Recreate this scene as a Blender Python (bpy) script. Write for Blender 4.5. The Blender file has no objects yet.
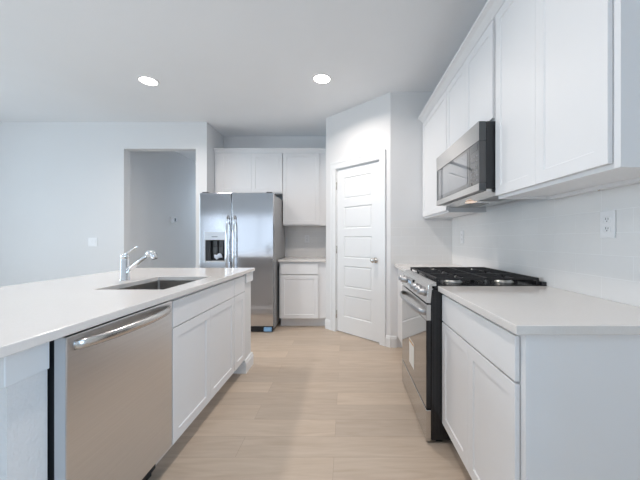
import bpy, bmesh, math, random
from mathutils import Vector, Matrix
random.seed(7)
S = bpy.context.scene
COL = S.collection
R = math.radians

# ------------------------------------------------------------------ camera
cam = bpy.data.cameras.new('camera'); cam_o = bpy.data.objects.new('camera', cam); COL.objects.link(cam_o)
cam_o.location = (0, 0, 1.183); cam_o.rotation_euler = (R(90), 0, 0)
cam.sensor_width = 36; cam.lens = 300 / 640 * 36
cam.shift_x = -25.5 / 640; cam.shift_y = -0.5 / 640
cam.clip_start = .02; cam.clip_end = 200
S.camera = cam_o

# ------------------------------------------------------------------ world, daylight, exposure
W = bpy.data.worlds.new('sky'); S.world = W; W.use_nodes = True
W.node_tree.nodes['Background'].inputs[0].default_value = (.74, .87, 1, 1)
W.node_tree.nodes['Background'].inputs[1].default_value = .92
S.view_settings.view_transform = 'Standard'; S.view_settings.look = 'None'
S.view_settings.exposure = 0.05; S.view_settings.gamma = 1; S.view_settings.use_curve_mapping = False
S.cycles.use_denoising = True
S.cycles.max_bounces = 10; S.cycles.diffuse_bounces = 6; S.cycles.glossy_bounces = 5
S.cycles.transparent_max_bounces = 8
S.cycles.caustics_reflective = False; S.cycles.caustics_refractive = False
S.cycles.sample_clamp_indirect = 6


def area(name, loc, rot, sx, sy, power, col):
    l = bpy.data.lights.new(name, 'AREA'); l.shape = 'RECTANGLE'; l.size = sx; l.size_y = sy
    l.energy = power; l.color = col
    o = bpy.data.objects.new(name, l); COL.objects.link(o); o.location = loc; o.rotation_euler = rot
    return o


# daylight by the windows, lamps outside; right lamp and window are added fill
area('daylight_rear', (-3.6, -3.75, 1.5), (R(90), 0, 0), 3.6, 2.4, 22, (.71, .83, 1))
area('daylight_rear', (-.55, -3.75, 1.6), (R(90), 0, 0), 2.2, 1.9, 5, (.9, .95, 1))
area('daylight_left', (-6.5, 1.0, 1.5), (R(90), 0, R(-90)), 3.6, 2.2, 178, (.70, .87, 1))
area('fill_right', (1.85, -1.5, 1.5), (R(90), 0, R(90)), 2.2, 2.0, 118, (.46, .72, 1))  # added fill from behind the camera, cools and lifts the island fronts

CEIL = 2.80
# ------------------------------------------------------------------ materials
MATS = {}


def new_mat(name):
    m = bpy.data.materials.new(name); m.use_nodes = True
    nt = m.node_tree; b = nt.nodes['Principled BSDF']
    MATS[name] = m
    return m, nt, b


def noise(nt, scale, detail=3, rough=.5, vec=None, mapscale=None):
    n = nt.nodes.new('ShaderNodeTexNoise'); n.inputs['Scale'].default_value = scale
    n.inputs['Detail'].default_value = detail; n.inputs['Roughness'].default_value = rough
    tc = nt.nodes.new('ShaderNodeTexCoord')
    if mapscale:
        mp = nt.nodes.new('ShaderNodeMapping'); mp.inputs['Scale'].default_value = mapscale
        nt.links.new(tc.outputs['Object'], mp.inputs['Vector']); nt.links.new(mp.outputs[0], n.inputs['Vector'])
    else:
        nt.links.new(tc.outputs['Object'], n.inputs['Vector'])
    return n


def bump(nt, b, src, strength, dist):
    bp = nt.nodes.new('ShaderNodeBump'); bp.inputs['Strength'].default_value = strength
    bp.inputs['Distance'].default_value = dist
    nt.links.new(src, bp.inputs['Height']); nt.links.new(bp.outputs[0], b.inputs['Normal'])


def ramp(nt, src, stops):
    r = nt.nodes.new('ShaderNodeValToRGB'); e = r.color_ramp.elements
    while len(e) < len(stops): e.new(.5)
    for el, (p, c) in zip(e, stops): el.position = p; el.color = (*c, 1)
    nt.links.new(src, r.inputs[0]); return r


def mat(name, col, rough=.5, metal=0, var=0., vscale=6, bstr=0, bdist=.001, bscale=200, mapscale=None, coat=0, emit=None, estr=0, spec=None):
    m, nt, b = new_mat(name)
    b.inputs['Base Color'].default_value = (*col, 1)
    b.inputs['Roughness'].default_value = rough; b.inputs['Metallic'].default_value = metal
    if spec is not None: b.inputs['Specular IOR Level'].default_value = spec
    if coat: b.inputs['Coat Weight'].default_value = coat; b.inputs['Coat Roughness'].default_value = .05
    if var:
        n = noise(nt, vscale, mapscale=mapscale)
        lo = tuple(c * (1 - var) for c in col); hi = tuple(min(1, c * (1 + var)) for c in col)
        r = ramp(nt, n.outputs['Fac'], [(.3, lo), (.7, hi)])
        nt.links.new(r.outputs[0], b.inputs['Base Color'])
    if bstr:
        n2 = noise(nt, bscale, 2, mapscale=mapscale); bump(nt, b, n2.outputs['Fac'], bstr, bdist)
    if emit:
        b.inputs['Emission Color'].default_value = (*emit, 1); b.inputs['Emission Strength'].default_value = estr
    return m


mat('cabinet_white', (.80, .80, .81), .48, var=.008, vscale=3, bstr=.05, bdist=.0004, bscale=60)
mat('cabinet_inside', (.62, .60, .57), .6, var=.02)
mat('trim_white', (.80, .81, .82), .4, var=.008, vscale=3, bstr=.04, bdist=.0004, bscale=60)
mat('wall_paint', (.75, .75, .755), .85, var=.008, vscale=2, bstr=.35, bdist=.002, bscale=90)
mat('textured_paint', (.75, .75, .755), .75, var=.008, vscale=2, bstr=.8, bdist=.004, bscale=75)
mat('ceiling_paint', (.84, .86, .885), .9, var=.01, vscale=2, bstr=.3, bdist=.002, bscale=90)
mat('quartz', (.725, .695, .67), .14, var=.02, vscale=180, spec=.5)
mat('steel', (.70, .70, .71), .30, 1, var=.03, vscale=3, bstr=.03, bdist=.0006, bscale=30, mapscale=(1, 1, 60))
mat('steel_flat', (.62, .61, .60), .22, 1, var=.02, vscale=3, bstr=.02, bdist=.0004, bscale=30, mapscale=(60, 1, 1))
mat('fridge_steel', (.60, .60, .62), .11, 1)
mat('sink_steel', (.66, .62, .58), .42, 1, var=.03, vscale=5, bstr=.03, bdist=.0005, bscale=60)
mat('chrome', (.82, .83, .85), .06, 1)
mat('nickel', (.60, .58, .55), .25, 1)
mat('grey_paint', (.33, .33, .335), .45, bstr=.06, bdist=.0005, bscale=300)
mat('black_enamel', (.012, .013, .016), .22, bstr=.02, bdist=.0004, bscale=120)
mat('cast_iron', (.02, .02, .022), .55, bstr=.2, bdist=.0006, bscale=300)
mat('black_plastic', (.02, .021, .024), .4)
mat('dark_plastic', (.07, .075, .08), .35)
mat('black_glass', (.02, .02, .022), .03, coat=1, spec=.8)
mat('oven_glass', (.05, .045, .04), .03, .0, coat=1, spec=1)
mat('window_mesh', (.22, .23, .25), .05, .35, coat=1, spec=1)
mat('plastic_white', (.82, .82, .83), .35)
mat('handle_steel', (.46, .46, .47), .33, 1)
mat('edge_reflection_grey', (.50, .51, .53), .35)  # flat grey holding the pale wall's reflection in steel
mat('paper', (.80, .79, .76), .7)
mat('paper_print', (.55, .30, .10), .7)
mat('blue_film', (.22, .42, .66), .3)
mat('clear_bag', (.62, .68, .78), .25)
mat('socket_slot', (.05, .05, .05), .6)
mat('lamp_glow', (1, 1, 1), .5, emit=(1, .96, .90), estr=14)
mat('hood_lamp', (1, .9, .8), .5, emit=(1, .70, .52), estr=.55)
mat('display', (.02, .025, .03), .1, coat=1)
mat('display_digits', (.5, .6, .7), .4, emit=(.5, .7, .9), estr=.4)
mat('silver_print', (.22, .23, .24), .4)
mat('aluminium', (.75, .74, .72), .35, 1)


def tile_mat(name, axis):
    m, nt, b = new_mat(name); L = nt.links.new
    tc = nt.nodes.new('ShaderNodeTexCoord'); sp = nt.nodes.new('ShaderNodeSeparateXYZ'); cb = nt.nodes.new('ShaderNodeCombineXYZ')
    L(tc.outputs['Object'], sp.inputs[0]); L(sp.outputs[axis], cb.inputs[0])
    ad = nt.nodes.new('ShaderNodeMath'); ad.operation = 'SUBTRACT'; ad.inputs[1].default_value = .914
    L(sp.outputs['Z'], ad.inputs[0]); L(ad.outputs[0], cb.inputs[1])
    br = nt.nodes.new('ShaderNodeTexBrick'); L(cb.outputs[0], br.inputs['Vector'])
    br.inputs['Scale'].default_value = 1; br.inputs['Brick Width'].default_value = .152 * 2; br.inputs['Row Height'].default_value = .0995
    br.inputs['Mortar Size'].default_value = .0016; br.inputs['Mortar Smooth'].default_value = .3; br.inputs['Bias'].default_value = 0
    br.inputs['Color1'].default_value = (.785, .775, .765, 1); br.inputs['Color2'].default_value = (.80, .79, .78, 1)
    br.inputs['Mortar'].default_value = (.87, .865, .86, 1)
    L(br.outputs['Color'], b.inputs['Base Color']); b.inputs['Roughness'].default_value = .12
    n = nt.nodes.new('ShaderNodeTexNoise'); n.inputs['Scale'].default_value = 7; n.inputs['Detail'].default_value = 2
    L(tc.outputs['Object'], n.inputs['Vector'])
    bp = nt.nodes.new('ShaderNodeBump'); bp.inputs['Strength'].default_value = .25; bp.inputs['Distance'].default_value = .01
    L(n.outputs['Fac'], bp.inputs['Height'])
    bp2 = nt.nodes.new('ShaderNodeBump'); bp2.inputs['Strength'].default_value = .5; bp2.inputs['Distance'].default_value = .001; bp2.invert = True
    L(br.outputs['Fac'], bp2.inputs['Height']); L(bp.outputs[0], bp2.inputs['Normal']); L(bp2.outputs[0], b.inputs['Normal'])


tile_mat('tile_y', 'Y'); tile_mat('tile_x', 'X')


def floor_mat():
    m, nt, b = new_mat('oak_plank'); L = nt.links.new
    tc = nt.nodes.new('ShaderNodeTexCoord')
    mp = nt.nodes.new('ShaderNodeMapping'); mp.inputs['Location'].default_value = (.063, .09, 0); L(tc.outputs['Object'], mp.inputs[0])
    br = nt.nodes.new('ShaderNodeTexBrick'); L(mp.outputs[0], br.inputs['Vector'])
    br.offset = .44; br.offset_frequency = 2
    br.inputs['Scale'].default_value = 1; br.inputs['Brick Width'].default_value = 1.22; br.inputs['Row Height'].default_value = .172
    br.inputs['Mortar Size'].default_value = .0011; br.inputs['Mortar Smooth'].default_value = .2
    br.inputs['Color1'].default_value = (0, 0, 0, 1); br.inputs['Color2'].default_value = (1, 1, 1, 1); br.inputs['Mortar'].default_value = (.5, .5, .5, 1)
    # grain, stretched along each plank and shifted from one plank to the next
    off = nt.nodes.new('ShaderNodeVectorMath'); off.operation = 'MULTIPLY_ADD'; off.inputs[1].default_value = (3, 17, 5)
    L(br.outputs['Color'], off.inputs[0]); L(tc.outputs['Object'], off.inputs[2])
    m2 = nt.nodes.new('ShaderNodeMapping'); m2.inputs['Scale'].default_value = (1.1, 9, 1); L(off.outputs[0], m2.inputs[0])
    n1 = nt.nodes.new('ShaderNodeTexNoise'); n1.inputs['Scale'].default_value = 2.2; n1.inputs['Detail'].default_value = 5; n1.inputs['Distortion'].default_value = 1.2
    L(m2.outputs[0], n1.inputs['Vector'])
    m3 = nt.nodes.new('ShaderNodeMapping'); m3.inputs['Scale'].default_value = (2.5, 60, 1); L(off.outputs[0], m3.inputs[0])
    n2 = nt.nodes.new('ShaderNodeTexNoise'); n2.inputs['Scale'].default_value = 3; n2.inputs['Detail'].default_value = 4; L(m3.outputs[0], n2.inputs['Vector'])
    r1 = ramp(nt, n1.outputs['Fac'], [(.25, (.50, .40, .31)), (.5, (.555, .455, .365)), (.75, (.60, .50, .41))])
    r2 = ramp(nt, n2.outputs['Fac'], [(.3, (.94, .94, .94)), (.7, (1.0, 1.0, 1.0))])
    mx = nt.nodes.new('ShaderNodeMix'); mx.data_type = 'RGBA'; mx.blend_type = 'MULTIPLY'; mx.inputs[0].default_value = 1
    L(r1.outputs[0], mx.inputs[6]); L(r2.outputs[0], mx.inputs[7])
    r3 = ramp(nt, br.outputs['Color'], [(0, (.90, .90, .90)), (1, (1.05, 1.045, 1.03))])
    mx2 = nt.nodes.new('ShaderNodeMix'); mx2.data_type = 'RGBA'; mx2.blend_type = 'MULTIPLY'; mx2.inputs[0].default_value = 1
    L(mx.outputs[2], mx2.inputs[6]); L(r3.outputs[0], mx2.inputs[7])
    mx3 = nt.nodes.new('ShaderNodeMix'); mx3.data_type = 'RGBA'; L(br.outputs['Fac'], mx3.inputs[0]); L(mx2.outputs[2], mx3.inputs[6])
    mx3.inputs[7].default_value = (.38, .30, .235, 1)
    L(mx3.outputs[2], b.inputs['Base Color'])
    b.inputs['Roughness'].default_value = .42; b.inputs['Specular IOR Level'].default_value = .35
    bump(nt, b, n2.outputs['Fac'], .12, .001)


floor_mat()


def glass_mat():
    m, nt, b = new_mat('window_glass'); L = nt.links.new
    t = nt.nodes.new('ShaderNodeBsdfTransparent'); g = nt.nodes.new('ShaderNodeBsdfGlossy'); g.inputs['Roughness'].default_value = .02
    mx = nt.nodes.new('ShaderNodeMixShader'); mx.inputs[0].default_value = .06
    L(t.outputs[0], mx.inputs[1]); L(g.outputs[0], mx.inputs[2]); L(mx.outputs[0], nt.nodes['Material Output'].inputs[0])


glass_mat()


# ------------------------------------------------------------------ mesh helpers
class MB:
    def __init__(s): s.bm = bmesh.new()

    def box(s, a, b, bev=0, seg=1):
        t = bmesh.new(); bmesh.ops.create_cube(t, size=1)
        for v in t.verts:
            v.co = Vector([(a[i] + b[i]) / 2 + v.co[i] * (b[i] - a[i]) for i in range(3)])
        if bev: bmesh.ops.bevel(t, geom=t.edges[:], offset=bev, segments=seg, profile=.6, affect='EDGES')
        return s.add(t)

    def add(s, t):
        bmesh.ops.recalc_face_normals(t, faces=t.faces)
        me = bpy.data.meshes.new('tmp'); t.to_mesh(me); t.free(); s.bm.from_mesh(me); bpy.data.meshes.remove(me); return s

    def prism(s, pts, axis, a, b, bev=0):
        """polygon pts in the plane normal to axis, extruded from a to b"""
        t = bmesh.new()

        def P(p, c):
            q = list(p); q.insert(axis, c); return q
        v0 = [t.verts.new(P(p, a)) for p in pts]; v1 = [t.verts.new(P(p, b)) for p in pts]
        t.faces.new(v0); t.faces.new(v1[::-1]); n = len(pts)
        for i in range(n): t.faces.new((v0[i], v0[(i + 1) % n], v1[(i + 1) % n], v1[i]))
        if bev: bmesh.ops.bevel(t, geom=t.edges[:], offset=bev, segments=1, affect='EDGES')
        return s.add(t)

    def lathe(s, prof, loc=(0, 0, 0), mat_=None, n=32):
        """prof: (r,z) list revolved on local z; mat_ rotates"""
        t = bmesh.new(); rings = []
        for r, z in prof:
            if r < 1e-6: rings.append([t.verts.new((0, 0, z))])
            else: rings.append([t.verts.new((r * math.cos(2 * math.pi * k / n), r * math.sin(2 * math.pi * k / n), z)) for k in range(n)])
        for A, B in zip(rings, rings[1:]):
            for k in range(n):
                a0, a1 = A[k % len(A)], A[(k + 1) % len(A)]; b0, b1 = B[k % len(B)], B[(k + 1) % len(B)]
                f = [a0]
                for v in (a1, b1, b0):
                    if v not in f: f.append(v)
                if len(f) > 2:
                    try: t.faces.new(f)
                    except ValueError: pass
        for ring in (rings[0], rings[-1]):
            if len(ring) > 2: t.faces.new(ring)
        M = Matrix.Translation(loc) @ (mat_ if mat_ else Matrix.Identity(4))
        bmesh.ops.transform(t, matrix=M, verts=t.verts)
        for f in t.faces: f.smooth = True
        return s.add(t)

    def tube(s, pts, r, n=16, sy=1.0):
        """round (or flattened, sy) bar through pts"""
        pts = [Vector(p) for p in pts]; t = bmesh.new(); rings = []
        rr = r if isinstance(r, (list, tuple)) else [r] * len(pts)
        for i, p in enumerate(pts):
            d = (pts[min(i + 1, len(pts) - 1)] - pts[max(i - 1, 0)]).normalized()
            up = Vector((0, 0, 1)) if abs(d.z) < .95 else Vector((0, 1, 0))
            a = d.cross(up).normalized(); b = a.cross(d).normalized()
            rings.append([t.verts.new(p + a * math.cos(2 * math.pi * k / n) * rr[i] + b * math.sin(2 * math.pi * k / n) * rr[i] * sy) for k in range(n)])
        for A, B in zip(rings, rings[1:]):
            for k in range(n): t.faces.new((A[k], A[(k + 1) % n], B[(k + 1) % n], B[k]))
        t.faces.new(rings[0][::-1]); t.faces.new(rings[-1])
        for f in t.faces: f.smooth = True
        return s.add(t)

    def shaker(s, x0, x1, z0, z1, yf, t_, rail=.074, rec=.0055, bev=.0012):
        """shaker leaf: front face at y=yf (facing -y), thickness t_"""
        t = bmesh.new(); bmesh.ops.create_cube(t, size=1)
        for v in t.verts: v.co = Vector(((x0 + x1) / 2 + v.co.x * (x1 - x0), yf + t_ / 2 + v.co.y * t_, (z0 + z1) / 2 + v.co.z * (z1 - z0)))
        bmesh.ops.bevel(t, geom=t.edges[:], offset=bev, segments=1, affect='EDGES')
        t.faces.ensure_lookup_table(); t.normal_update()
        f = max((f for f in t.faces if f.normal.y < -.9), key=lambda f: f.calc_area())
        bmesh.ops.inset_region(t, faces=[f], thickness=rail - bev, depth=0)
        bmesh.ops.inset_region(t, faces=[f], thickness=.005, depth=0)
        for v in f.verts: v.co.y += rec
        return s.add(t)

    def build(s, name, m, parent=None, bev=0, smooth=False):
        me = bpy.data.meshes.new(name); s.bm.to_mesh(me); s.bm.free()
        me.materials.append(MATS[m]); o = bpy.data.objects.new(name, me); COL.objects.link(o)
        if parent: o.parent = parent
        if bev:
            b = o.modifiers.new('edge', 'BEVEL'); b.width = bev; b.segments = 2; b.limit_method = 'ANGLE'
        if smooth:
            for p in me.polygons: p.use_smooth = True
        return o


def auto_smooth(o, deg=35):
    me = o.data
    for p in me.polygons: p.use_smooth = True
    me.set_sharp_from_angle(angle=R(deg)); return o


def thing(name, label, cat, loc=(0, 0, 0), rz=0, group=None):
    o = bpy.data.objects.new(name, None); COL.objects.link(o); o.location = loc; o.rotation_euler = (0, 0, rz)
    o['label'] = label; o['category'] = cat
    if group: o['group'] = group
    return o


def tag(o, label, cat, group=None):
    o['label'] = label; o['category'] = cat
    if group: o['group'] = group
    return o


def struct(name, mb, m, parent=None, bev=0):
    o = mb.build(name, m, parent, bev)
    if not parent: o['kind'] = 'structure'
    return o


RX = Matrix.Rotation(R(90), 4, 'X')      # local z -> -y

# ------------------------------------------------------------------ room shell
XR = 1.175; XL = -5.8; YB = -3.2; YW = 4.13; YA = 4.70; YP = 3.29; XA = -.26; YD = 4.0; XD = .4935; XS = -1.91; XO = -2.062; XH = -3.12; YH = 8.0
struct('floor', MB().box((XL - .1, YB - .1, -.1), (XR + .1, YH + .1, 0)), 'oak_plank')
struct('ceiling', MB().box((XL - .1, YB - .1, CEIL), (XR + .1, YH + .1, CEIL + .1)), 'ceiling_paint')
struct('wall_pantry', MB().prism([(XR, YP), (XD, YP), (XD + .05, YP + .12), (XR, YP + .12)], 2, 0, CEIL), 'wall_paint')
# diagonal pantry wall with a door opening
ux, uy = (XD - XA), (YP - YD); DL = math.hypot(ux, uy); ux /= DL; uy /= DL
DT0, DT1 = .186, .888 + .01   # opening edges along the diagonal (m)


def dg(t, d):
    """point on the diagonal wall, t metres from its left end, d metres out of the face into the pantry"""
    return (XA + ux * t - uy * d, YD + uy * t + ux * d)


DH = 2.085
mb = MB(); T = .115
mb.prism([dg(0, 0), dg(DT0, 0), dg(DT0, T), dg(.05, T)], 2, 0, CEIL)
mb.prism([dg(DT1, 0), dg(DL, 0), dg(DL - .05, T), dg(DT1, T)], 2, 0, CEIL)
mb.prism([dg(DT0, 0), dg(DT1, 0), dg(DT1, T), dg(DT0, T)], 2, DH + .01, CEIL)
struct('wall_diagonal', mb, 'wall_paint')
struct('wall_alcove_right', MB().prism([(XA, YD), (XA, YA), (XA + .1, YA), (XA + .1, YD + .1)], 2, 0, CEIL), 'wall_paint')
struct('wall_alcove_back', MB().box((XO, YA, 0), (XA + .1, YA + .1, CEIL)), 'wall_paint')
struct('wall_alcove_left', MB().box((XO, YW, 0), (XS, YA, CEIL)), 'wall_paint')
# living wall, header over the hall opening
OH = 2.433
mb = MB().box((XL, YW, 0), (-3.05, YW + .12, CEIL)).box((-3.05, YW, OH), (XO, YW + .12, CEIL))
struct('wall_living', mb, 'wall_paint', bev=.0)
struct('wall_hall_left', MB().box((XH - .1, YW + .12, 0), (XH, YH, CEIL)), 'wall_paint')
struct('wall_hall_right', MB().box((XO, YA + .1, 0), (XO + .1, YH, CEIL)), 'wall_paint')
struct('wall_hall_end', MB().box((XH - .1, YH, 0), (XO + .1, YH + .1, CEIL)), 'wall_paint')
# rear wall with two windows, left wall with one
def wall_open(name, axis, c0, c1, lo, hi, ops):
    mb = MB(); u = lo

    def bx(a, b, z0, z1):
        if axis == 'y': mb.box((a, c0, z0), (b, c1, z1))
        else: mb.box((c0, a, z0), (c1, b, z1))
    for (a, b, z0, z1) in ops:
        bx(u, a, 0, CEIL); bx(a, b, 0, z0); bx(a, b, z1, CEIL); u = b
    bx(u, hi, 0, CEIL)
    return struct(name, mb, 'wall_paint')


wins = [('y', YB - .1, YB, -5.3, -2.0, .3, 2.1), ('y', YB - .1, YB, -1.5, .45, .8, 2.25), ('x', XL - .1, XL, -.6, 2.6, .5, 2.35)]
wall_open('wall_rear', 'y', YB - .1, YB, XL, XR, [(-5.3, -2.0, .3, 2.1), (-1.5, .45, .8, 2.25)])
wall_open('wall_left', 'x', XL - .1, XL, YB, YW, [(-.6, 2.6, .5, 2.35)])
wins.append(('x', XR, XR + .1, -2.5, -.5, .4, 2.3))  # unseen window added to let the right fill onto the island fronts
wall_open('wall_right', 'x', XR, XR + .1, YB, YP + .1, [(-2.5, -.5, .4, 2.3)])
for i, (ax, c0, c1, a, b, z0, z1) in enumerate(wins):
    mb = MB(); g = MB(); n = 3 if b - a > 2.5 else 2; f = .05

    def bx(M, p, q, c, d, za, zb):
        if ax == 'y': M.box((p, c, za), (q, d, zb))
        else: M.box((c, p, za), (d, q, zb))
    bx(mb, a, b, c0 + .02, c1 - .02, z0, z0 + f); bx(mb, a, b, c0 + .02, c1 - .02, z1 - f, z1)
    for k in range(n + 1):
        u = a + (b - a - f) * k / n; bx(mb, u, u + f, c0 + .02, c1 - .02, z0 + f, z1 - f)
    fr = struct('window_%d' % (i + 1), mb, 'trim_white')
    bx(g, a + f / 2, b - f / 2, c0 + .048, c0 + .052, z0 + f / 2, z1 - f / 2)
    g.build('window_pane', 'window_glass', fr)
    sl = MB(); si = (c0 - .03, c0 + .02) if c0 > 0 else (c1 - .02, c1 + .03); bx(sl, a - .04, b + .04, *si, z0 - .03, z0)
    sl.build('window_sill', 'trim_white', fr)

# baseboards
BH = .125


def base_prof(mb, p, q, out, h=BH, t=.014):
    """moulded baseboard from p to q (2D), out = unit vector into the room"""
    p = Vector(p); q = Vector(q); o = Vector(out); tmp = bmesh.new()
    prof = [(0, 0), (t, 0), (t, h - .03), (t * .65, h - .018), (t * .65, h - .008), (t * .3, h), (0, h)]
    A = [tmp.verts.new((p.x + o.x * a, p.y + o.y * a, z)) for a, z in prof]
    B = [tmp.verts.new((q.x + o.x * a, q.y + o.y * a, z)) for a, z in prof]
    tmp.faces.new(A); tmp.faces.new(B[::-1]); n = len(prof)
    for i in range(n): tmp.faces.new((A[i], A[(i + 1) % n], B[(i + 1) % n], B[i]))
    mb.add(tmp)


def baseboard(name, segs):
    mb = MB()
    for p, q, o in segs: base_prof(mb, p, q, o)
    return struct(name, mb, 'trim_white')


baseboard('baseboard_living', [((XL, YW), (-3.05, YW), (0, -1))])
baseboard('baseboard_left', [((XL, YB), (XL, YW - .015), (1, 0))])
baseboard('baseboard_rear', [((XL + .015, YB), (XR - .015, YB), (0, 1))])
baseboard('baseboard_right', [((XR, YB), (XR, .93), (-1, 0))])
baseboard('baseboard_hall_left', [((XH, YW + .12), (XH, YH), (1, 0))])
baseboard('baseboard_hall_right', [((XO, YW), (XO, YH), (-1, 0))])
baseboard('baseboard_alcove', [((XO, YW), (XS, YW), (0, -1))])
nx, ny = uy, -ux     # out of the diagonal into the kitchen
if ny > 0: nx, ny = -nx, -ny
CT0, CT1 = .103, .975
baseboard('baseboard_diagonal', [(dg(-.006, 0), dg(CT0, 0), (nx, ny)), (dg(CT1, 0), dg(DL + .006, 0), (nx, ny)), ((XD, YP), (.56, YP), (0, -1))])

# ------------------------------------------------------------------ backsplash tile
struct('wall_right_tile', MB().box((XR - .008, .93, .9145), (XR, YP - .008, 1.41)), 'tile_y')
struct('wall_pantry_tile', MB().box((.50, YP - .008, .9145), (XR - .008, YP, 1.392)), 'tile_x')
struct('wall_alcove_tile', MB().box((-.90, YA - .008, .9145), (XA, YA, 1.40)), 'tile_x')

# ------------------------------------------------------------------ pantry door (5 panel) and casing
ang = math.atan2(uy, ux)


def diag_child(o):
    return o


door = MB()
DW_, dt = DT1 - DT0 - .026, .035
x0, z0 = DT0 + .013, .012; x1, z1 = DT1 - .013, DH - .008
# leaf: grid of front cells, panels sunk with a raised field
t = bmesh.new()
st = .118; zs = [z0, z0 + .20]
ph = (z1 - z0 - .20 - .115 - 4 * .098) / 5
for k in range(5):
    zs.append(zs[-1] + ph); zs.append(zs[-1] + (.098 if k < 4 else .115))
xs = [x0, x0 + st, x1 - st, x1]
V = {}
yf = .012
for i, x in enumerate(xs):
    for j, z in enumerate(zs): V[i, j] = t.verts.new((x, yf, z))
pan = []
for i in range(3):
    for j in range(len(zs) - 1):
        f = t.faces.new((V[i, j], V[i + 1, j], V[i + 1, j + 1], V[i, j + 1]))
        if i == 1 and j % 2 == 1: pan.append(f)
outer = [e for e in t.edges if e.is_boundary]
r = bmesh.ops.extrude_edge_only(t, edges=outer)
vs = [g for g in r['geom'] if isinstance(g, bmesh.types.BMVert)]
for v in vs: v.co.y += dt
be = [e for e in t.edges if e.is_boundary]
bmesh.ops.contextual_create(t, geom=be)
for f in pan:
    bmesh.ops.inset_region(t, faces=[f], thickness=.013, depth=0)
    for v in f.verts: v.co.y += .008
    bmesh.ops.inset_region(t, faces=[f], thickness=.009, depth=0)
    bmesh.ops.inset_region(t, faces=[f], thickness=.012, depth=0)
    for v in f.verts: v.co.y -= .005
door.add(t)
dr = door.build('door_1', 'trim_white'); dr['kind'] = 'structure'
dr.location = (XA, YD, 0); dr.rotation_euler = (0, 0, ang)
# knob
kx = x1 - .065; kz = .945
mb = MB()
mb.lathe([(0, 0), (.033, 0), (.033, .004), (.028, .009), (.014, .012), (.011, .022), (.011, .034), (.020, .040), (.0275, .050), (.0285, .058), (.024, .067), (.012, .072), (0, .073)],
         (kx, yf, kz), RX)
mb.build('door_knob', 'nickel', dr)
for hz in (.22, 1.05, 1.87):
    hb = MB().tube([(x0 - .006, yf - .006, hz - .045), (x0 - .006, yf - .006, hz + .045)], .0065, 12)
    hb.lathe([(0, 0), (.007, 0), (.005, .006), (0, .008)], (x0 - .006, yf - .006, hz + .045)); hb.build('door_hinge', 'nickel', dr)
# casing and jamb
cs = MB(); C_ = .02


def casing_leg(a, b):
    cs.box((a, -.016, 0), (b, 0, DH + .005)); cs.box((a if a < .5 else b - .02, -.020, 0), ((a + .02) if a < .5 else b, -.016, DH + .005))


casing_leg(CT0, DT0 + .004); casing_leg(DT1 - .004, CT1)
cs.box((CT0, -.016, DH + .005), (CT1, 0, DH + .095)); cs.box((CT0, -.020, DH + .075), (CT1, -.016, DH + .095))
cs.box((DT0, 0, 0), (DT0 + .009, .11, DH + .004)); cs.box((DT1 - .009, 0, 0), (DT1, .11, DH + .004)); cs.box((DT0, 0, DH - .004), (DT1, .11, DH + .008))
cs.box((DT0 + .009, .052, 0), (DT0 + .022, .09, DH - .004)); cs.box((DT1 - .022, .052, 0), (DT1 - .009, .09, DH - .004))
ca = cs.build('trim_1', 'trim_white'); ca['kind'] = 'structure'
ca.location = (XA, YD, 0); ca.rotation_euler = (0, 0, ang)

# ------------------------------------------------------------------ island pony wall
struct('wall_island', MB().box((-1.70, .83, 0), (-1.56, 2.834, .882)).box((-1.56, .83, 0), (-.937, .943, .882))
       .box((-1.56, 2.665, 0), (-.895, 2.834, .882)), 'textured_paint')
mb = MB()
base_prof(mb, (-.895, 2.645), (-.895, 2.854), (1, 0), .115, .020); base_prof(mb, (-.895, 2.834), (-1.70, 2.834), (0, 1), .115, .020); base_prof(mb, (-.895, 2.665), (-.99, 2.665), (0, -1), .115, .020)
base_prof(mb, (-.937, .816), (-.937, .945), (1, 0)); base_prof(mb, (-.937, .83), (-1.70, .83), (0, -1)); base_prof(mb, (-1.70, .816), (-1.70, 2.834), (-1, 0))
o = struct('baseboard_island', mb, 'trim_white')
mb = MB().box((-1.57, .818, .778), (-.929, .943, .883), .002).box((-1.57, 2.662, .796), (-.878, 2.846, .883), .002)
mb.box((-1.712, .818, .79), (-1.57, 2.846, .883), .002)
struct('trim_2', mb, 'trim_white')

# ------------------------------------------------------------------ countertops


def slab(name, x0, x1, y0, y1, hole=None, z0=.884, z1=.914):
    t = bmesh.new()
    if hole:
        hx0, hx1, hy0, hy1 = hole; xs = [x0, hx0, hx1, x1]; ys = [y0, hy0, hy1, y1]
    else: xs = [x0, x1]; ys = [y0, y1]
    V = {(i, j): t.verts.new((x, y, z1)) for i, x in enumerate(xs) for j, y in enumerate(ys)}
    fs = [t.faces.new((V[i, j], V[i + 1, j], V[i + 1, j + 1], V[i, j + 1])) for i in range(len(xs) - 1) for j in range(len(ys) - 1) if not (hole and i == 1 and j == 1)]
    r = bmesh.ops.extrude_face_region(t, geom=fs)
    for g in r['geom']:
        if isinstance(g, bmesh.types.BMVert): g.co.z = z0
    mb = MB(); mb.add(t); return mb.build(name, 'quartz', bev=.003)


SK = (-1.36, -.980, 1.615, 2.18)
tag(slab('countertop', -1.97, -.863, .50, 2.858, SK), 'long pale quartz island top with the sink cut into it', 'countertop')
tag(slab('countertop', .534, XR - .001, .938, 1.733), 'pale quartz worktop in the right foreground, before the gas range', 'countertop')
tag(slab('countertop', .534, XR - .001, 2.491, YP - .001), 'short pale quartz worktop between the gas range and the pantry wall', 'countertop')
tag(slab('countertop', -.898, XA - .002, 3.99, YA - .001), 'short pale quartz worktop beside the refrigerator, in the alcove', 'countertop')

# ------------------------------------------------------------------ cabinets (local: x along the front, front faces -y, z up)
TK = .125


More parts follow.
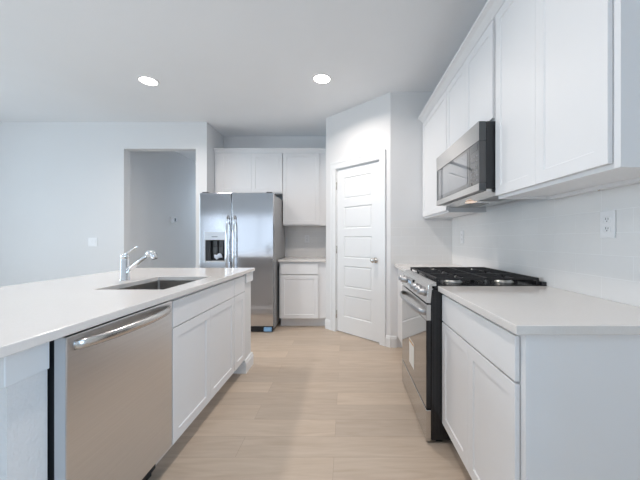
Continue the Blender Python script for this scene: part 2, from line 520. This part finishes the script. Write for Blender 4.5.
def carcass(t, w, d, h, toe=True, z0=0, open_top=False, face=.04, rface=None):
    """box body with face frame at y=0 and depth d"""
    mb = MB(); zb = TK if toe else z0
    s = .018; rface = rface or face
    mb.box((0, .019, zb), (s, d, h)); mb.box((w - s, .019, zb), (w, d, h))
    mb.box((s, .019, zb + (0 if toe else .012)), (w - s, d, zb + s + (0 if toe else .012))); mb.box((s, d - s, zb + s + .012), (w - s, d, h - s))
    if not open_top: mb.box((s, .019, h - s), (w - s, d, h))
    # face frame
    mb.box((0, 0, zb), (face, .019, h)); mb.box((w - rface, 0, zb), (w, .019, h))
    mb.box((face, 0, zb), (w - rface, .019, zb + .03)); mb.box((face, 0, h - .035), (w - rface, .019, h))
    o = mb.build('body', 'cabinet_white', t)
    if toe:
        k = MB().box((0, .088, 0), (w, .10, TK)); k.box((0, .10, 0), (.018, d, TK)); k.box((w - .018, .10, 0), (w, d, TK))
        k.build('toe_kick', 'cabinet_white', t)
    return o


def cab_door(t, x0, x1, z0, z1, label=None):
    o = MB().shaker(x0, x1, z0, z1, -.0195, .0168).build('door', 'cabinet_white', t)
    if label: o['label'] = label
    return o


def cab_drawer(t, x0, x1, z0, z1):
    return MB().box((x0, -.0195, z0), (x1, -.0027, z1), .0018).build('drawer', 'cabinet_white', t)


g1 = 'white base cabinets under the quartz worktops'
g2 = 'white wall cabinets'
# right foreground base: front faces -X, local x runs towards the camera
XF = .575
c = thing('base_cabinet', 'white two-door base cabinet with one wide drawer, in the right foreground', 'cabinet', (XF, 1.731, 0), R(-90), g1)
w = 1.731 - .962; carcass(c, w, XR - XF - .003, .883)
cab_drawer(c, .004, w - .022, .716, .866)
cab_door(c, .004, .3670, .127, .708); cab_door(c, .3682, w - .022, .127, .708)
MB().box((w, .0, .0), (w + .002, XR - XF - .003, .883)).box((w + .002, 0, 0), (w + .005, .022, .883)).box((w + .002, .56, 0), (w + .005, .597, .883)).build('end_panel', 'cabinet_white', c)
# between range and pantry
w = 3.287 - 2.493
c = thing('base_cabinet', 'white base cabinet tucked between the gas range and the pantry wall', 'cabinet', (XF, 3.287, 0), R(-90), g1)
carcass(c, w, XR - XF - .003, .883)
cab_drawer(c, .30, w - .008, .716, .866); cab_door(c, .30, w - .008, .127, .708)
MB().box((.0, -.004, TK), (.292, 0, .883)).build('filler', 'cabinet_white', c)
# alcove base
w = .625
c = thing('base_cabinet', 'narrow white base cabinet beside the refrigerator, one drawer over one door', 'cabinet', (-.887, 4.03, 0), 0, g1)
carcass(c, w, YA - 4.03 - .003, .883, rface=.12)
cab_drawer(c, .018, .520, .716, .866); cab_door(c, .018, .520, .127, .708)
# island sink base (front faces +X, local x runs away from the camera)
XI = -.905
c = thing('base_cabinet', 'white sink base cabinet with wide false drawer, next to the dishwasher', 'cabinet', (XI, 1.536, 0), R(90), g1)
w = 2.393 - 1.536; carcass(c, w, .645, .883, open_top=True)
cab_drawer(c, .004, w - .003, .729, .866); cab_door(c, .004, w / 2 - .0003, .127, .724); cab_door(c, w / 2 + .0009, w - .003, .127, .724)
c = thing('base_cabinet', 'narrowest white base cabinet at the far end of the island', 'cabinet', (XI, 2.395, 0), R(90), g1)
w = 2.645 - 2.395; carcass(c, w, .645, .883)
cab_drawer(c, .003, w - .008, .729, .866); cab_door(c, .003, w - .008, .127, .724)

# wall cabinets, right run
XU = .861
UB, UT = 1.41, 2.455
dU = XR - XU - .002


def wall_cab(label, loc, rz, w, d, z0, doors, z1=UT, face=.04, rface=None):
    c = thing('wall_cabinet', label, 'cabinet', loc, rz, g2)
    # origin at the cabinet's own foot
    c.location.z = z0
    carcass(c, w, d, z1 - z0, toe=False, z0=0, face=face, rface=rface)
    for a, b, za, zb in doors: cab_door(c, a, b, za - z0, zb - z0)
    return c


w = 1.688 - .941
c = wall_cab('white two-door wall cabinet nearest the camera, right of the microwave', (XU, 1.688, 0), R(-90), w, dU, UB,
             [(.003, .358, 1.427, 2.44), (.3592, w - .022, 1.427, 2.44)])
MB().box((.018, dU - .05, -.004), (w, dU - .012, .012)).build('mounting_rail', 'cabinet_white', c)
for sx in (.335, .560):
    MB().lathe([(0, -.009), (.004, -.009), (.0055, -.004), (.0055, 0), (0, 0)], (sx, dU - .03, 0), n=12).build('screw', 'nickel', c)
MB().box((w, 0, 0), (w + .003, .022, 1.045)).build('end_stile', 'cabinet_white', c)
w = 2.503 - 1.690
wall_cab('short white wall cabinet directly above the microwave', (XU, 2.503, 0), R(-90), w, dU, 1.862, [(.004, w / 2 - .012, 1.878, 2.44), (w / 2 - .0108, w - .030, 1.878, 2.44)])
w = YP - .002 - 2.505
wall_cab('white single-door wall cabinet between the microwave and the pantry wall', (XU, YP - .002, 0), R(-90), w, dU, UB, [(.012, w - .004, 1.427, 2.44)])
# alcove uppers
w = XS + .004; w = -.915 - (XS + .004)
wall_cab('wide white two-door wall cabinet above the refrigerator', (XS + .004, 4.37, 0), 0, w, YA - 4.37 - .002, 1.848, [(.085, .5435, 1.862, 2.435), (.545, w - .004, 1.862, 2.435)], face=.10)
w = .648
wall_cab('tall white one-door wall cabinet above the alcove worktop', (-.912, 4.37, 0), 0, w, YA - 4.37 - .002, 1.385, [(.006, .532, 1.402, 2.435)], rface=.13)
# crown mouldings
pr = [(0, 0), (.016, .006), (.022, .016), (.045, .040), (.062, .047), (.070, .052), (.070, .066), (0, .066)]
mb = MB().prism([(XU - a, 2.447 + z) for a, z in pr], 1, .92, YP - .002)
mb.box((XU, .92, 2.456), (XR, YP - .002, 2.513))
struct('trim_3', mb, 'cabinet_white')
mb = MB().prism([(4.37 - a * .5, 2.440 + z) for a, z in pr], 0, XS + .002, XA - .002)
mb.box((XS + .002, 4.37, 2.456), (XA - .002, YA - .002, 2.506))
struct('trim_4', mb, 'cabinet_white')

# ------------------------------------------------------------------ gas range
RW = .752
rg = thing('gas_range', 'stainless steel gas range with black sides, glass oven door and five knobs', 'range', (.498, 2.488, 0), R(-90))
DB = XR - .498 - .004
mb = MB().box((.001, .0, .02), (RW - .001, DB, .895), .002)
for px in (.04, RW - .04):
    for py in (.05, DB - .05): mb.box((px - .018, py - .018, 0), (px + .018, py + .018, .02))
# ribbed side pressing
for k in range(4): mb.box((RW - .001, .012 + .02 * k, .05), (RW + .0008, .016 + .02 * k, .88))
mb.build('body', 'black_enamel', rg)
# cooktop
mb = MB().box((0, .0, .896), (RW, DB, .916), .003); mb
mb.box((.004, DB - .030, .914), (RW - .004, DB, .936), .003)
mb.build('cooktop', 'black_enamel', rg)
# control panel, leaning face
pp = [(-.004, .812), (-.030, .816), (-.016, .922), (.028, .936), (.030, .917), (.0, .89)]
cp = MB(); cp.prism(pp, 0, 0, RW, .0015); cpo = cp.build('control_panel', 'steel_flat', rg)
tilt = math.atan2(.014, .106)
KM = Matrix.Rotation(R(90) - tilt, 4, 'X')
for kx_ in (.045, .135, .47, .575, .68):
    km = MB(); km.lathe([(0, 0), (.025, 0), (.025, .006), (.0215, .010), (.020, .032), (.0175, .036), (0, .036)], (kx_, -.0235, .868), KM, 24)
    km.box((kx_ - .003, -.066, .852), (kx_ + .003, -.052, .884), .002)
    km.build('knob', 'handle_steel', rg)
dp = MB().prism([(-.0205, .843), (-.0325, .843), (-.0285, .901), (-.0165, .901)], 0, .22, .385); dpo = dp.build('display', 'display', rg)
dg_ = MB()
for i in range(4):
    a = .262 + .02 * i + (.006 if i > 1 else 0)
    for bx_ in ((a, a + .010, .880, .8815), (a, a + .010, .872, .8735), (a, a + .010, .864, .8655), (a, a + .0015, .864, .8815), (a + .0085, a + .010, .864, .8815)):
        dg_.box((bx_[0], -.0318, bx_[2]), (bx_[1], -.0285, bx_[3]))
dg_.build('digits', 'display_digits', dpo)
# oven door
od = MB().box((.003, -.028, .200), (RW - .003, -.001, .803), .003).build('door', 'black_enamel', rg)
MB().box((.002, -.0295, .712), (RW - .002, -.002, .8045), .002).build('door_band', 'steel_flat', od)
MB().box((.006, -.0297, .204), (RW - .006, -.0275, .711), .0008).build('door_glass', 'oven_glass', od)
MB().box((.285, -.0305, .29), (.435, -.0298, .465)).build('sticker', 'paper', od)
MB().box((.29, -.0308, .445), (.43, -.0305, .458)).build('sticker_print', 'paper_print', od)
hm = MB(); N = 14
pts = [(.035 + (RW - .07) * i / N, -.030 - .045 * math.sin(math.pi * min(1, max(0, i / N))) ** .45, .752) for i in range(N + 1)]
hm.tube(pts, .010, 14, sy=1.7); hm.build('handle', 'handle_steel', od)
# bottom drawer
MB().box((.002, -.029, .012), (RW - .002, -.001, .192), .0025).build('drawer', 'steel_flat', rg)
# grates and burners
gz = .9165
bpos = [(.155, .18), (.155, .50), (RW / 2, .335), (RW - .155, .18), (RW - .155, .50)]
for i, (bx_, by_) in enumerate(bpos):
    rr = .052 if i == 2 else .042
    bb = MB().lathe([(0, 0), (rr + .014, 0), (rr + .010, .006), (rr, .010), (rr, .014), (0, .014)], (bx_, by_, gz), n=28).build('burner', 'aluminium', rg)
    MB().lathe([(0, .0142), (rr - .004, .0142), (rr, .0165), (rr - .003, .021), (0, .023)], (bx_, by_, gz), n=28).build('burner_cap', 'cast_iron', bb)
gt = .041
gw = (RW - .05) / 3
for k in range(3):
    a = .025 + gw * k + .002; b = a + gw - .004; y0, y1 = .035, DB - .033
    gm = MB(); t0, t1 = gz + gt - .012, gz + gt; q = .011
    gm.box((a, y0, t0), (a + q, y1, t1), .002); gm.box((b - q, y0, t0), (b, y1, t1), .002)
    gm.box((a, y0, t0), (b, y0 + q, t1), .002); gm.box((a, y1 - q, t0), (b, y1, t1), .002)
    for (fx, fy) in ((a, y0), (b - q, y0), (a, y1 - q), (b - q, y1 - q), (a, (y0 + y1) / 2), (b - q, (y0 + y1) / 2)): gm.box((fx, fy, gz), (fx + q, fy + q, t0 + .002))
    m_ = (y0 + y1) / 2; gm.box((a, m_ - q / 2, t0), (b, m_ + q / 2, t1), .002)
    cx_ = (a + b) / 2
    ys_ = ((y0 + m_) / 2, (m_ + y1) / 2) if k != 1 else (m_,)
    for yy in ((y0 + m_) / 2, (m_ + y1) / 2):
        gm.box((a, yy - .004, t0), (cx_ - .022, yy + .004, t1), .001); gm.box((cx_ + .022, yy - .004, t0), (b, yy + .004, t1), .001)
        gm.box((cx_ - .004, yy + .022, t0), (cx_ + .004, yy + (y1 - y0) / 4, t1), .001); gm.box((cx_ - .004, yy - (y1 - y0) / 4, t0), (cx_ + .004, yy - .022, t1), .001)
        for q_ in (-1, 1):
            gm.box((cx_ + q_ * .055 - .0035, yy + .03, t0), (cx_ + q_ * .055 + .0035, yy + (y1 - y0) / 4, t1)); gm.box((cx_ + q_ * .055 - .0035, yy - (y1 - y0) / 4, t0), (cx_ + q_ * .055 + .0035, yy - .03, t1))
    gm.build('grate', 'cast_iron', rg)

# ------------------------------------------------------------------ over-the-range microwave
MW_ = .790
mo = thing('microwave', 'stainless and black over-the-range microwave hung under the short wall cabinet', 'microwave', (.797, 2.485, 1.461), R(-90))
MH = .392; MD = XR - .797 - .012
MB().box((.001, 0, .012), (MW_ - .001, MD, MH), .002).build('body', 'black_plastic', mo)
ub = MB().prism([(.004, .011), (.004, .0), (.08, -.018), (MD - .02, -.018), (MD, .0), (MD, .011)], 0, .012, MW_ - .012).build('underside', 'steel_flat', mo)
for a in (.06, .46):
    vm = MB()
    for k in range(8): vm.box((a + .034 * k, .10, -.0205), (a + .034 * k + .022, .24, -.0178))
    vm.build('vent_filter', 'grey_paint', ub)
MB().box((.36, .05, -.0215), (.44, .10, -.0155)).build('lamp_lens', 'hood_lamp', ub)
cw = .135
fr = MB()
fr.box((0, -.042, .282), (MW_, -.001, MH), .003); fr.box((0, -.042, .0), (MW_, -.001, .042), .003); fr.box((0, -.042, .0425), (.022, -.001, .2815), .001)
fd = fr.build('door_frame', 'dark_plastic', mo)
MB().box((0, -.044, .283), (MW_, -.0421, MH), .0008).box((0, -.044, .0), (MW_, -.0421, .041), .0008).box((0, -.044, .0415), (.021, -.0421, .2825), .0004).build('front_trim', 'steel_flat', fd)
fg = MB().box((.0225, -.040, .0425), (MW_ - cw, -.002, .2815), .001).build('door_glass', 'black_glass', mo)
MB().box((.055, -.0412, .068), (MW_ - cw - .035, -.0402, .262)).build('window_mesh', 'window_mesh', fg)
kp = MB().box((MW_ - cw + .002, -.040, .0425), (MW_ - .001, -.002, .2815), .001).build('keypad', 'black_glass', mo)
kb = MB()
for r_ in range(6):
    for c_ in range(3): kb.box((MW_ - cw + .025 + .034 * c_, -.0406, .062 + .028 * r_), (MW_ - cw + .043 + .034 * c_, -.0398, .070 + .028 * r_))
kb.build('keypad_printing', 'silver_print', kp)
MB().box((MW_ - cw + .02, -.0408, .236), (MW_ - .022, -.0399, .268)).build('clock', 'display', kp)

# ------------------------------------------------------------------ dishwasher
dw = thing('dishwasher', 'stainless steel dishwasher with bar handle, set in the island left foreground', 'dishwasher', (-.922, .951, 0), R(90))
Wd = .582
MB().box((.004, .003, .10), (Wd - .004, .58, .868)).build('body', 'black_plastic', dw)
ddm = MB().box((.0, .0, .137), (Wd, -.010 + .010, .868))
ddm.bm.free(); ddm = MB()
ddm.box((.0, -.037, .137), (Wd, .001, .872), .004, 2)
ddo = ddm.build('door', 'steel', dw)
MB().box((-.0012, -.0345, .140), (.0, .0, .870)).build('door_edge_reflection', 'edge_reflection_grey', ddo)  # grey sheet paints the pale reflection on the steel door's near edge
MB().box((.006, .045, .02), (Wd - .006, .060, .125)).build('toe_panel', 'black_plastic', dw)
for q in (.03, Wd - .06): MB().box((q, .05, .0), (q + .03, .08, .10)).build('leveling_foot', 'black_plastic', dw)
hm = MB(); N = 20; t = bmesh.new(); rings = []
for i in range(N + 1):
    u = i / N; x = .028 + (Wd - .056) * u
    bow = .050 * (math.sin(math.pi * u) ** .55) if 0 < u < 1 else 0
    y = -.038 - bow; th = .0065; hh = .0165
    rings.append([t.verts.new((x, y + dy, .838 + dz)) for dy, dz in ((th, -hh), (-th * .4, -hh * .96), (-th, -hh * .5), (-th * 1.15, 0), (-th, hh * .5), (-th * .4, hh * .96), (th, hh))])
for A, B in zip(rings, rings[1:]):
    for k in range(7): t.faces.new((A[k], A[(k + 1) % 7], B[(k + 1) % 7], B[k]))
t.faces.new(rings[0]); t.faces.new(rings[-1][::-1])
for f in t.faces: f.smooth = True
hm.add(t); hm.build('handle', 'steel_flat', ddo)

# ------------------------------------------------------------------ sink and faucet
sx0, sx1, sy0, sy1 = SK[0] - .006, SK[1] + .006, SK[2] - .006, SK[3] + .006
t = bmesh.new(); zt, zb_ = .8838, .68; ins = .012
cx_, cy_ = (sx0 + sx1) / 2, (sy0 + sy1) / 2


def rrect(hx, hy, r, z, n=6):
    out = []
    for qx, qy, a0 in ((1, 1, 0), (-1, 1, 90), (-1, -1, 180), (1, -1, 270)):
        for k in range(n + 1):
            a = R(a0 + 90 * k / n); out.append(t.verts.new((cx_ + qx * (hx - r) + r * math.cos(a), cy_ + qy * (hy - r) + r * math.sin(a), z)))
    return out


hx, hy = (sx1 - sx0) / 2, (sy1 - sy0) / 2
L_ = [rrect(hx + .022, hy + .022, .03, zt), rrect(hx, hy, .018, zt), rrect(hx - .004, hy - .004, .02, zb_ + .025), rrect(hx - .022, hy - .022, .025, zb_ + .003), rrect(.05, .05, .0499, zb_ - .004)]
for A, B in zip(L_, L_[1:]):
    for k in range(len(A)): t.faces.new((A[k], A[(k + 1) % len(A)], B[(k + 1) % len(A)], B[k]))
t.faces.new(L_[-1])
bmesh.ops.solidify(t, geom=t.faces[:], thickness=.0015)
mb = MB(); mb.add(t)
sk = thing('sink', 'undermount stainless steel sink basin set in the island top', 'sink', (cx_, cy_, zb_))
so = mb.build('basin', 'sink_steel', sk); so.location = (-cx_, -cy_, -zb_); auto_smooth(so)
MB().lathe([(0, 0), (.042, 0), (.045, .003), (.030, .004), (.028, .001), (0, .0015)], (0, 0, .0005)).build('drain', 'chrome', sk)

fx, fy = -1.453, 1.975
fa = thing('faucet', 'chrome pull-out faucet with a slim lever, standing behind the sink', 'faucet', (fx, fy, .9142))
MB().lathe([(0, 0), (.030, 0), (.030, .006), (.0255, .010), (.0245, .138), (.0228, .140), (.0228, .1425), (.0252, .1445), (.0252, .165), (.021, .171), (0, .172)]).build('body', 'chrome', fa)
sp = MB(); v = Vector((.82, -.12, .60)).normalized(); b0 = Vector((.016, 0, .060))
sp.tube([b0, b0 + v * .05, b0 + v * .12, b0 + v * .185], [.0165, .0145, .0125, .0125], 18); sp.build('spout', 'chrome', fa)
hd = MB(); e = b0 + v * .185
hd.tube([e - v * .004, e + v * .010, e + Vector((.016, -.002, .012)), e + Vector((.034, -.005, .012)), e + Vector((.046, -.007, -.004)), e + Vector((.050, -.008, -.024))], [.015, .0185, .021, .0215, .0205, .0195], 18)
ho = hd.build('spray_head', 'chrome', fa)
MB().lathe([(0, 0), (.016, 0), (.016, .003), (0, .003)], tuple(e + Vector((.0505, -.008, -.0285))), Matrix.Rotation(R(-10), 4, 'Y'), 18).build('nozzle', 'dark_plastic', ho)
lv = MB(); lv.tube([(.004, 0, .168), (.016, -.002, .178), (.052, -.008, .202), (.092, -.014, .224)], [.010, .0065, .005, .0045], 12); lv.build('lever', 'chrome', fa)

# ------------------------------------------------------------------ refrigerator
rf = thing('refrigerator', 'stainless steel side-by-side refrigerator with ice and water dispenser', 'refrigerator', (-1.846, 3.80, 0))
FW = .928; FT = 1.772
MB().box((.006, .075, .03), (FW - .006, .80, FT - .012), .004).build('body', 'grey_paint', rf)
sx = .402
# freezer door with dispenser recess: frame of boxes
d1 = MB()
dx0, dx1, dz0, dz1 = .062, .325, .905, 1.275
a0, a1, y0, y1, zb0, zt0 = .0, sx - .004, .0, .068, .085, FT
t = bmesh.new()
xs = [a0, dx0, dx1, a1]; zs = [zb0, dz0, dz1, zt0]
V = {(i, j): t.verts.new((x, y0, z)) for i, x in enumerate(xs) for j, z in enumerate(zs)}
ctr = None; fs = []
for i in range(3):
    for j in range(3):
        f = t.faces.new((V[i, j], V[i + 1, j], V[i + 1, j + 1], V[i, j + 1])); fs.append(f)
        if (i, j) == (1, 1): ctr = f
r = bmesh.ops.extrude_edge_only(t, edges=[e_ for e_ in t.edges if e_.is_boundary])
for v_ in r['geom']:
    if isinstance(v_, bmesh.types.BMVert): v_.co.y = y1
bmesh.ops.contextual_create(t, geom=[e_ for e_ in t.edges if e_.is_boundary])
bmesh.ops.delete(t, geom=[ctr], context='FACES_ONLY')
r = bmesh.ops.extrude_edge_only(t, edges=[e_ for e_ in t.edges if e_.is_boundary])
for v_ in r['geom']:
    if isinstance(v_, bmesh.types.BMVert): v_.co.y = .058
bmesh.ops.contextual_create(t, geom=[e_ for e_ in t.edges if e_.is_boundary])
d1.add(t); fz = d1.build('freezer_door', 'fridge_steel', rf, bev=.003)
# dispenser fittings
di = MB().box((dx0 - .004, -.004, 1.175), (dx1 + .004, .057, 1.279), .003)
di.box((dx0 - .004, -.004, .893), (dx1 + .004, .057, .912), .002); di.box((dx0 - .004, -.004, .912), (dx0 + .010, .057, 1.175)); di.box((dx1 - .010, -.004, .912), (dx1 + .004, .057, 1.175))
dio = di.build('dispenser', 'steel', fz)
MB().box((dx0 + .010, .050, .912), (dx1 - .010, .0565, 1.175)).box((dx0 + .010, .008, .9125), (dx0 + .070, .050, 1.175)).build('dispenser_recess', 'black_plastic', dio)
MB().box((dx0 + .10, .022, 1.10), (dx0 + .15, .049, 1.174), .004).box((dx0 + .175, .022, 1.10), (dx0 + .225, .049, 1.174), .004).build('spouts', 'dark_plastic', dio)
MB().box((dx0 + .095, .030, 1.00), (dx0 + .150, .040, 1.095), .003).box((dx0 + .17, .030, 1.00), (dx0 + .225, .040, 1.095), .003).build('paddles', 'dark_plastic', dio)
MB().box((dx0 + .09, -.0052, 1.213), (dx0 + .165, -.0038, 1.223)).build('control_print', 'silver_print', dio)
fr_ = MB().box((sx + .004, 0, zb0), (FW, y1, zt0), .003, 2).build('fridge_door', 'fridge_steel', rf)
for hx_, par in ((sx - .040, fz), (sx + .045, fr_)):
    hm = MB(); hm.tube([(hx_, .002, .58), (hx_, -.030, .60), (hx_, -.048, .68), (hx_, -.058, .85), (hx_, -.060, 1.0), (hx_, -.058, 1.2), (hx_, -.048, 1.38), (hx_, -.030, 1.46), (hx_, .002, 1.48)], .0135, 16)
    hm.build('handle', 'chrome', par)
gr = MB().box((.01, .03, .012), (FW - .01, .075, .078))
for k in range(3): gr.box((.02, .024, .022 + .018 * k), (FW - .13, .030, .032 + .018 * k))
gr.build('base_grille', 'black_plastic', rf)
MB().box((FW - .12, .004, .012), (FW - .02, .029, .070), .006).build('hinge_cover', 'blue_film', rf)['label'] = 'blue protective film on the foot cover'
hc = MB()
for q in (.02, FW - .09): hc.box((q, .02, FT + .0005), (q + .07, .12, FT + .018), .004)
hc.box((.006, .12, FT - .012), (FW - .006, .14, FT - .002)); hc.build('top_hinges', 'dark_plastic', rf)
for q in (.05, FW - .09):
    for p in (.10, .74): MB().box((q, p, 0), (q + .04, p + .04, .03)).build('foot', 'black_plastic', rf)
# crumpled bag in the dispenser
t = bmesh.new(); bmesh.ops.create_icosphere(t, subdivisions=3, radius=1)
for v_ in t.verts:
    n_ = 1 + .30 * math.sin(v_.co.x * 9 + 2 * v_.co.z) * math.cos(v_.co.z * 8 + v_.co.y * 5)
    v_.co = Vector((v_.co.x * .050 * n_, v_.co.y * .010, v_.co.z * .030 * n_ + .010 * math.sin(v_.co.x * 4)))
mb = MB(); mb.add(t); bg = mb.build('plastic_bag', 'clear_bag'); bg.location = (-1.846 + .225, 3.80 + .018, .9125 + .056)
tag(bg, 'small crumpled plastic bag lying in the refrigerator dispenser', 'bag')

# ------------------------------------------------------------------ outlets, switch, thermostat


def outlet(loc, rz, label, cat='outlet', gang=1, kind='outlet', group=None):
    o = thing('wall_outlet' if kind == 'outlet' else 'light_switch', label, cat, loc, rz, group)
    w_ = .038 + .023 * (gang - 1)
    MB().box((-w_, -.006, -.060), (w_, 0, .060), .002, 2).build('cover_plate', 'plastic_white', o)
    for g_ in range(gang):
        gx = (g_ - (gang - 1) / 2) * .046
        if kind == 'outlet':
            for s_ in (-1, 1):
                rc = MB().box((gx - .016, -.0075, s_ * .021 - .014), (gx + .016, -.005, s_ * .021 + .014), .003, 2).build('receptacle', 'plastic_white', o)
                sl_ = MB().box((gx - .0075, -.0079, s_ * .021 - .001), (gx - .005, -.0070, s_ * .021 + .009)).box((gx + .005, -.0079, s_ * .021 - .001), (gx + .0075, -.0070, s_ * .021 + .008))
                sl_.lathe([(0, 0), (.0026, 0), (.0026, .001), (0, .001)], (gx, -.0070, s_ * .021 - .007), RX, 12); sl_.build('slots', 'socket_slot', rc)
        else:
            MB().prism([(-.005, -.034), (-.0075, -.034), (-.0105, .034), (-.005, .034)], 0, gx - .017, gx + .017).build('rocker', 'plastic_white', o)
    return o


outlet((XR - .009, 1.330, 1.250), R(-90), 'white duplex outlet on the tile right of the range, nearest the camera')
outlet((XR - .009, 2.99, 1.205), R(-90), 'white duplex outlet on the tile behind the range, by the far corner')
outlet((-.60, YA - .009, 1.195), 0, 'white duplex outlet on the tile above the alcove worktop')
outlet((-3.476, YW - .001, 1.148), 0, 'white double rocker switch on the living room wall', 'light switch', 2, 'switch')
th = thing('thermostat', 'small white thermostat on the dim hallway wall', 'thermostat', (XH + .001, 5.42, 1.535), R(90))
MB().box((-.085, -.024, -.058), (.085, 0, .058), .006, 2).build('case', 'plastic_white', th)
MB().box((.005, -.0255, -.030), (.070, -.022, .035), .001).build('screen', 'display', th)

# ------------------------------------------------------------------ recessed ceiling lights


def can(x, y, label, power=15.2, tint=(1, .905, .83)):
    o = thing('recessed_light', label, 'ceiling light', (x, y, CEIL), 0, 'recessed ceiling lights')
    MB().lathe([(.080, -.0005), (.080, -.004), (.096, -.0045), (.1, -.001), (.1, -.0002), (.080, -.0005)], n=40).build('trim_ring', 'trim_white', o)
    MB().lathe([(0, -.003), (.079, -.003), (.0795, -.0005), (0, -.0005)], n=40).build('lens', 'lamp_glow', o)
    l = bpy.data.lights.new('recessed_light_glow', 'AREA'); l.shape = 'DISK'; l.size = .15; l.energy = power; l.color = tint; l.spread = R(150)
    lo = bpy.data.objects.new('recessed_light_glow', l); COL.objects.link(lo); lo.parent = o; lo.location = (0, 0, -.008)
    return o


can(-2.01, 3.06, 'round recessed ceiling light over the island, left of the two in view')
can(-.237, 3.02, 'round recessed ceiling light over the aisle, nearer the pantry door')
for x, y in ((-2.01, .95), (-.237, .95)):
    can(x, y, 'round recessed ceiling light overhead, outside the picture', 8.5)
can(-2.6, 7.2, 'added unseen fill light at the far end of the hallway, shaped as a recessed light', 17.5, (.68, .84, 1))  # unseen light added to brighten the hall
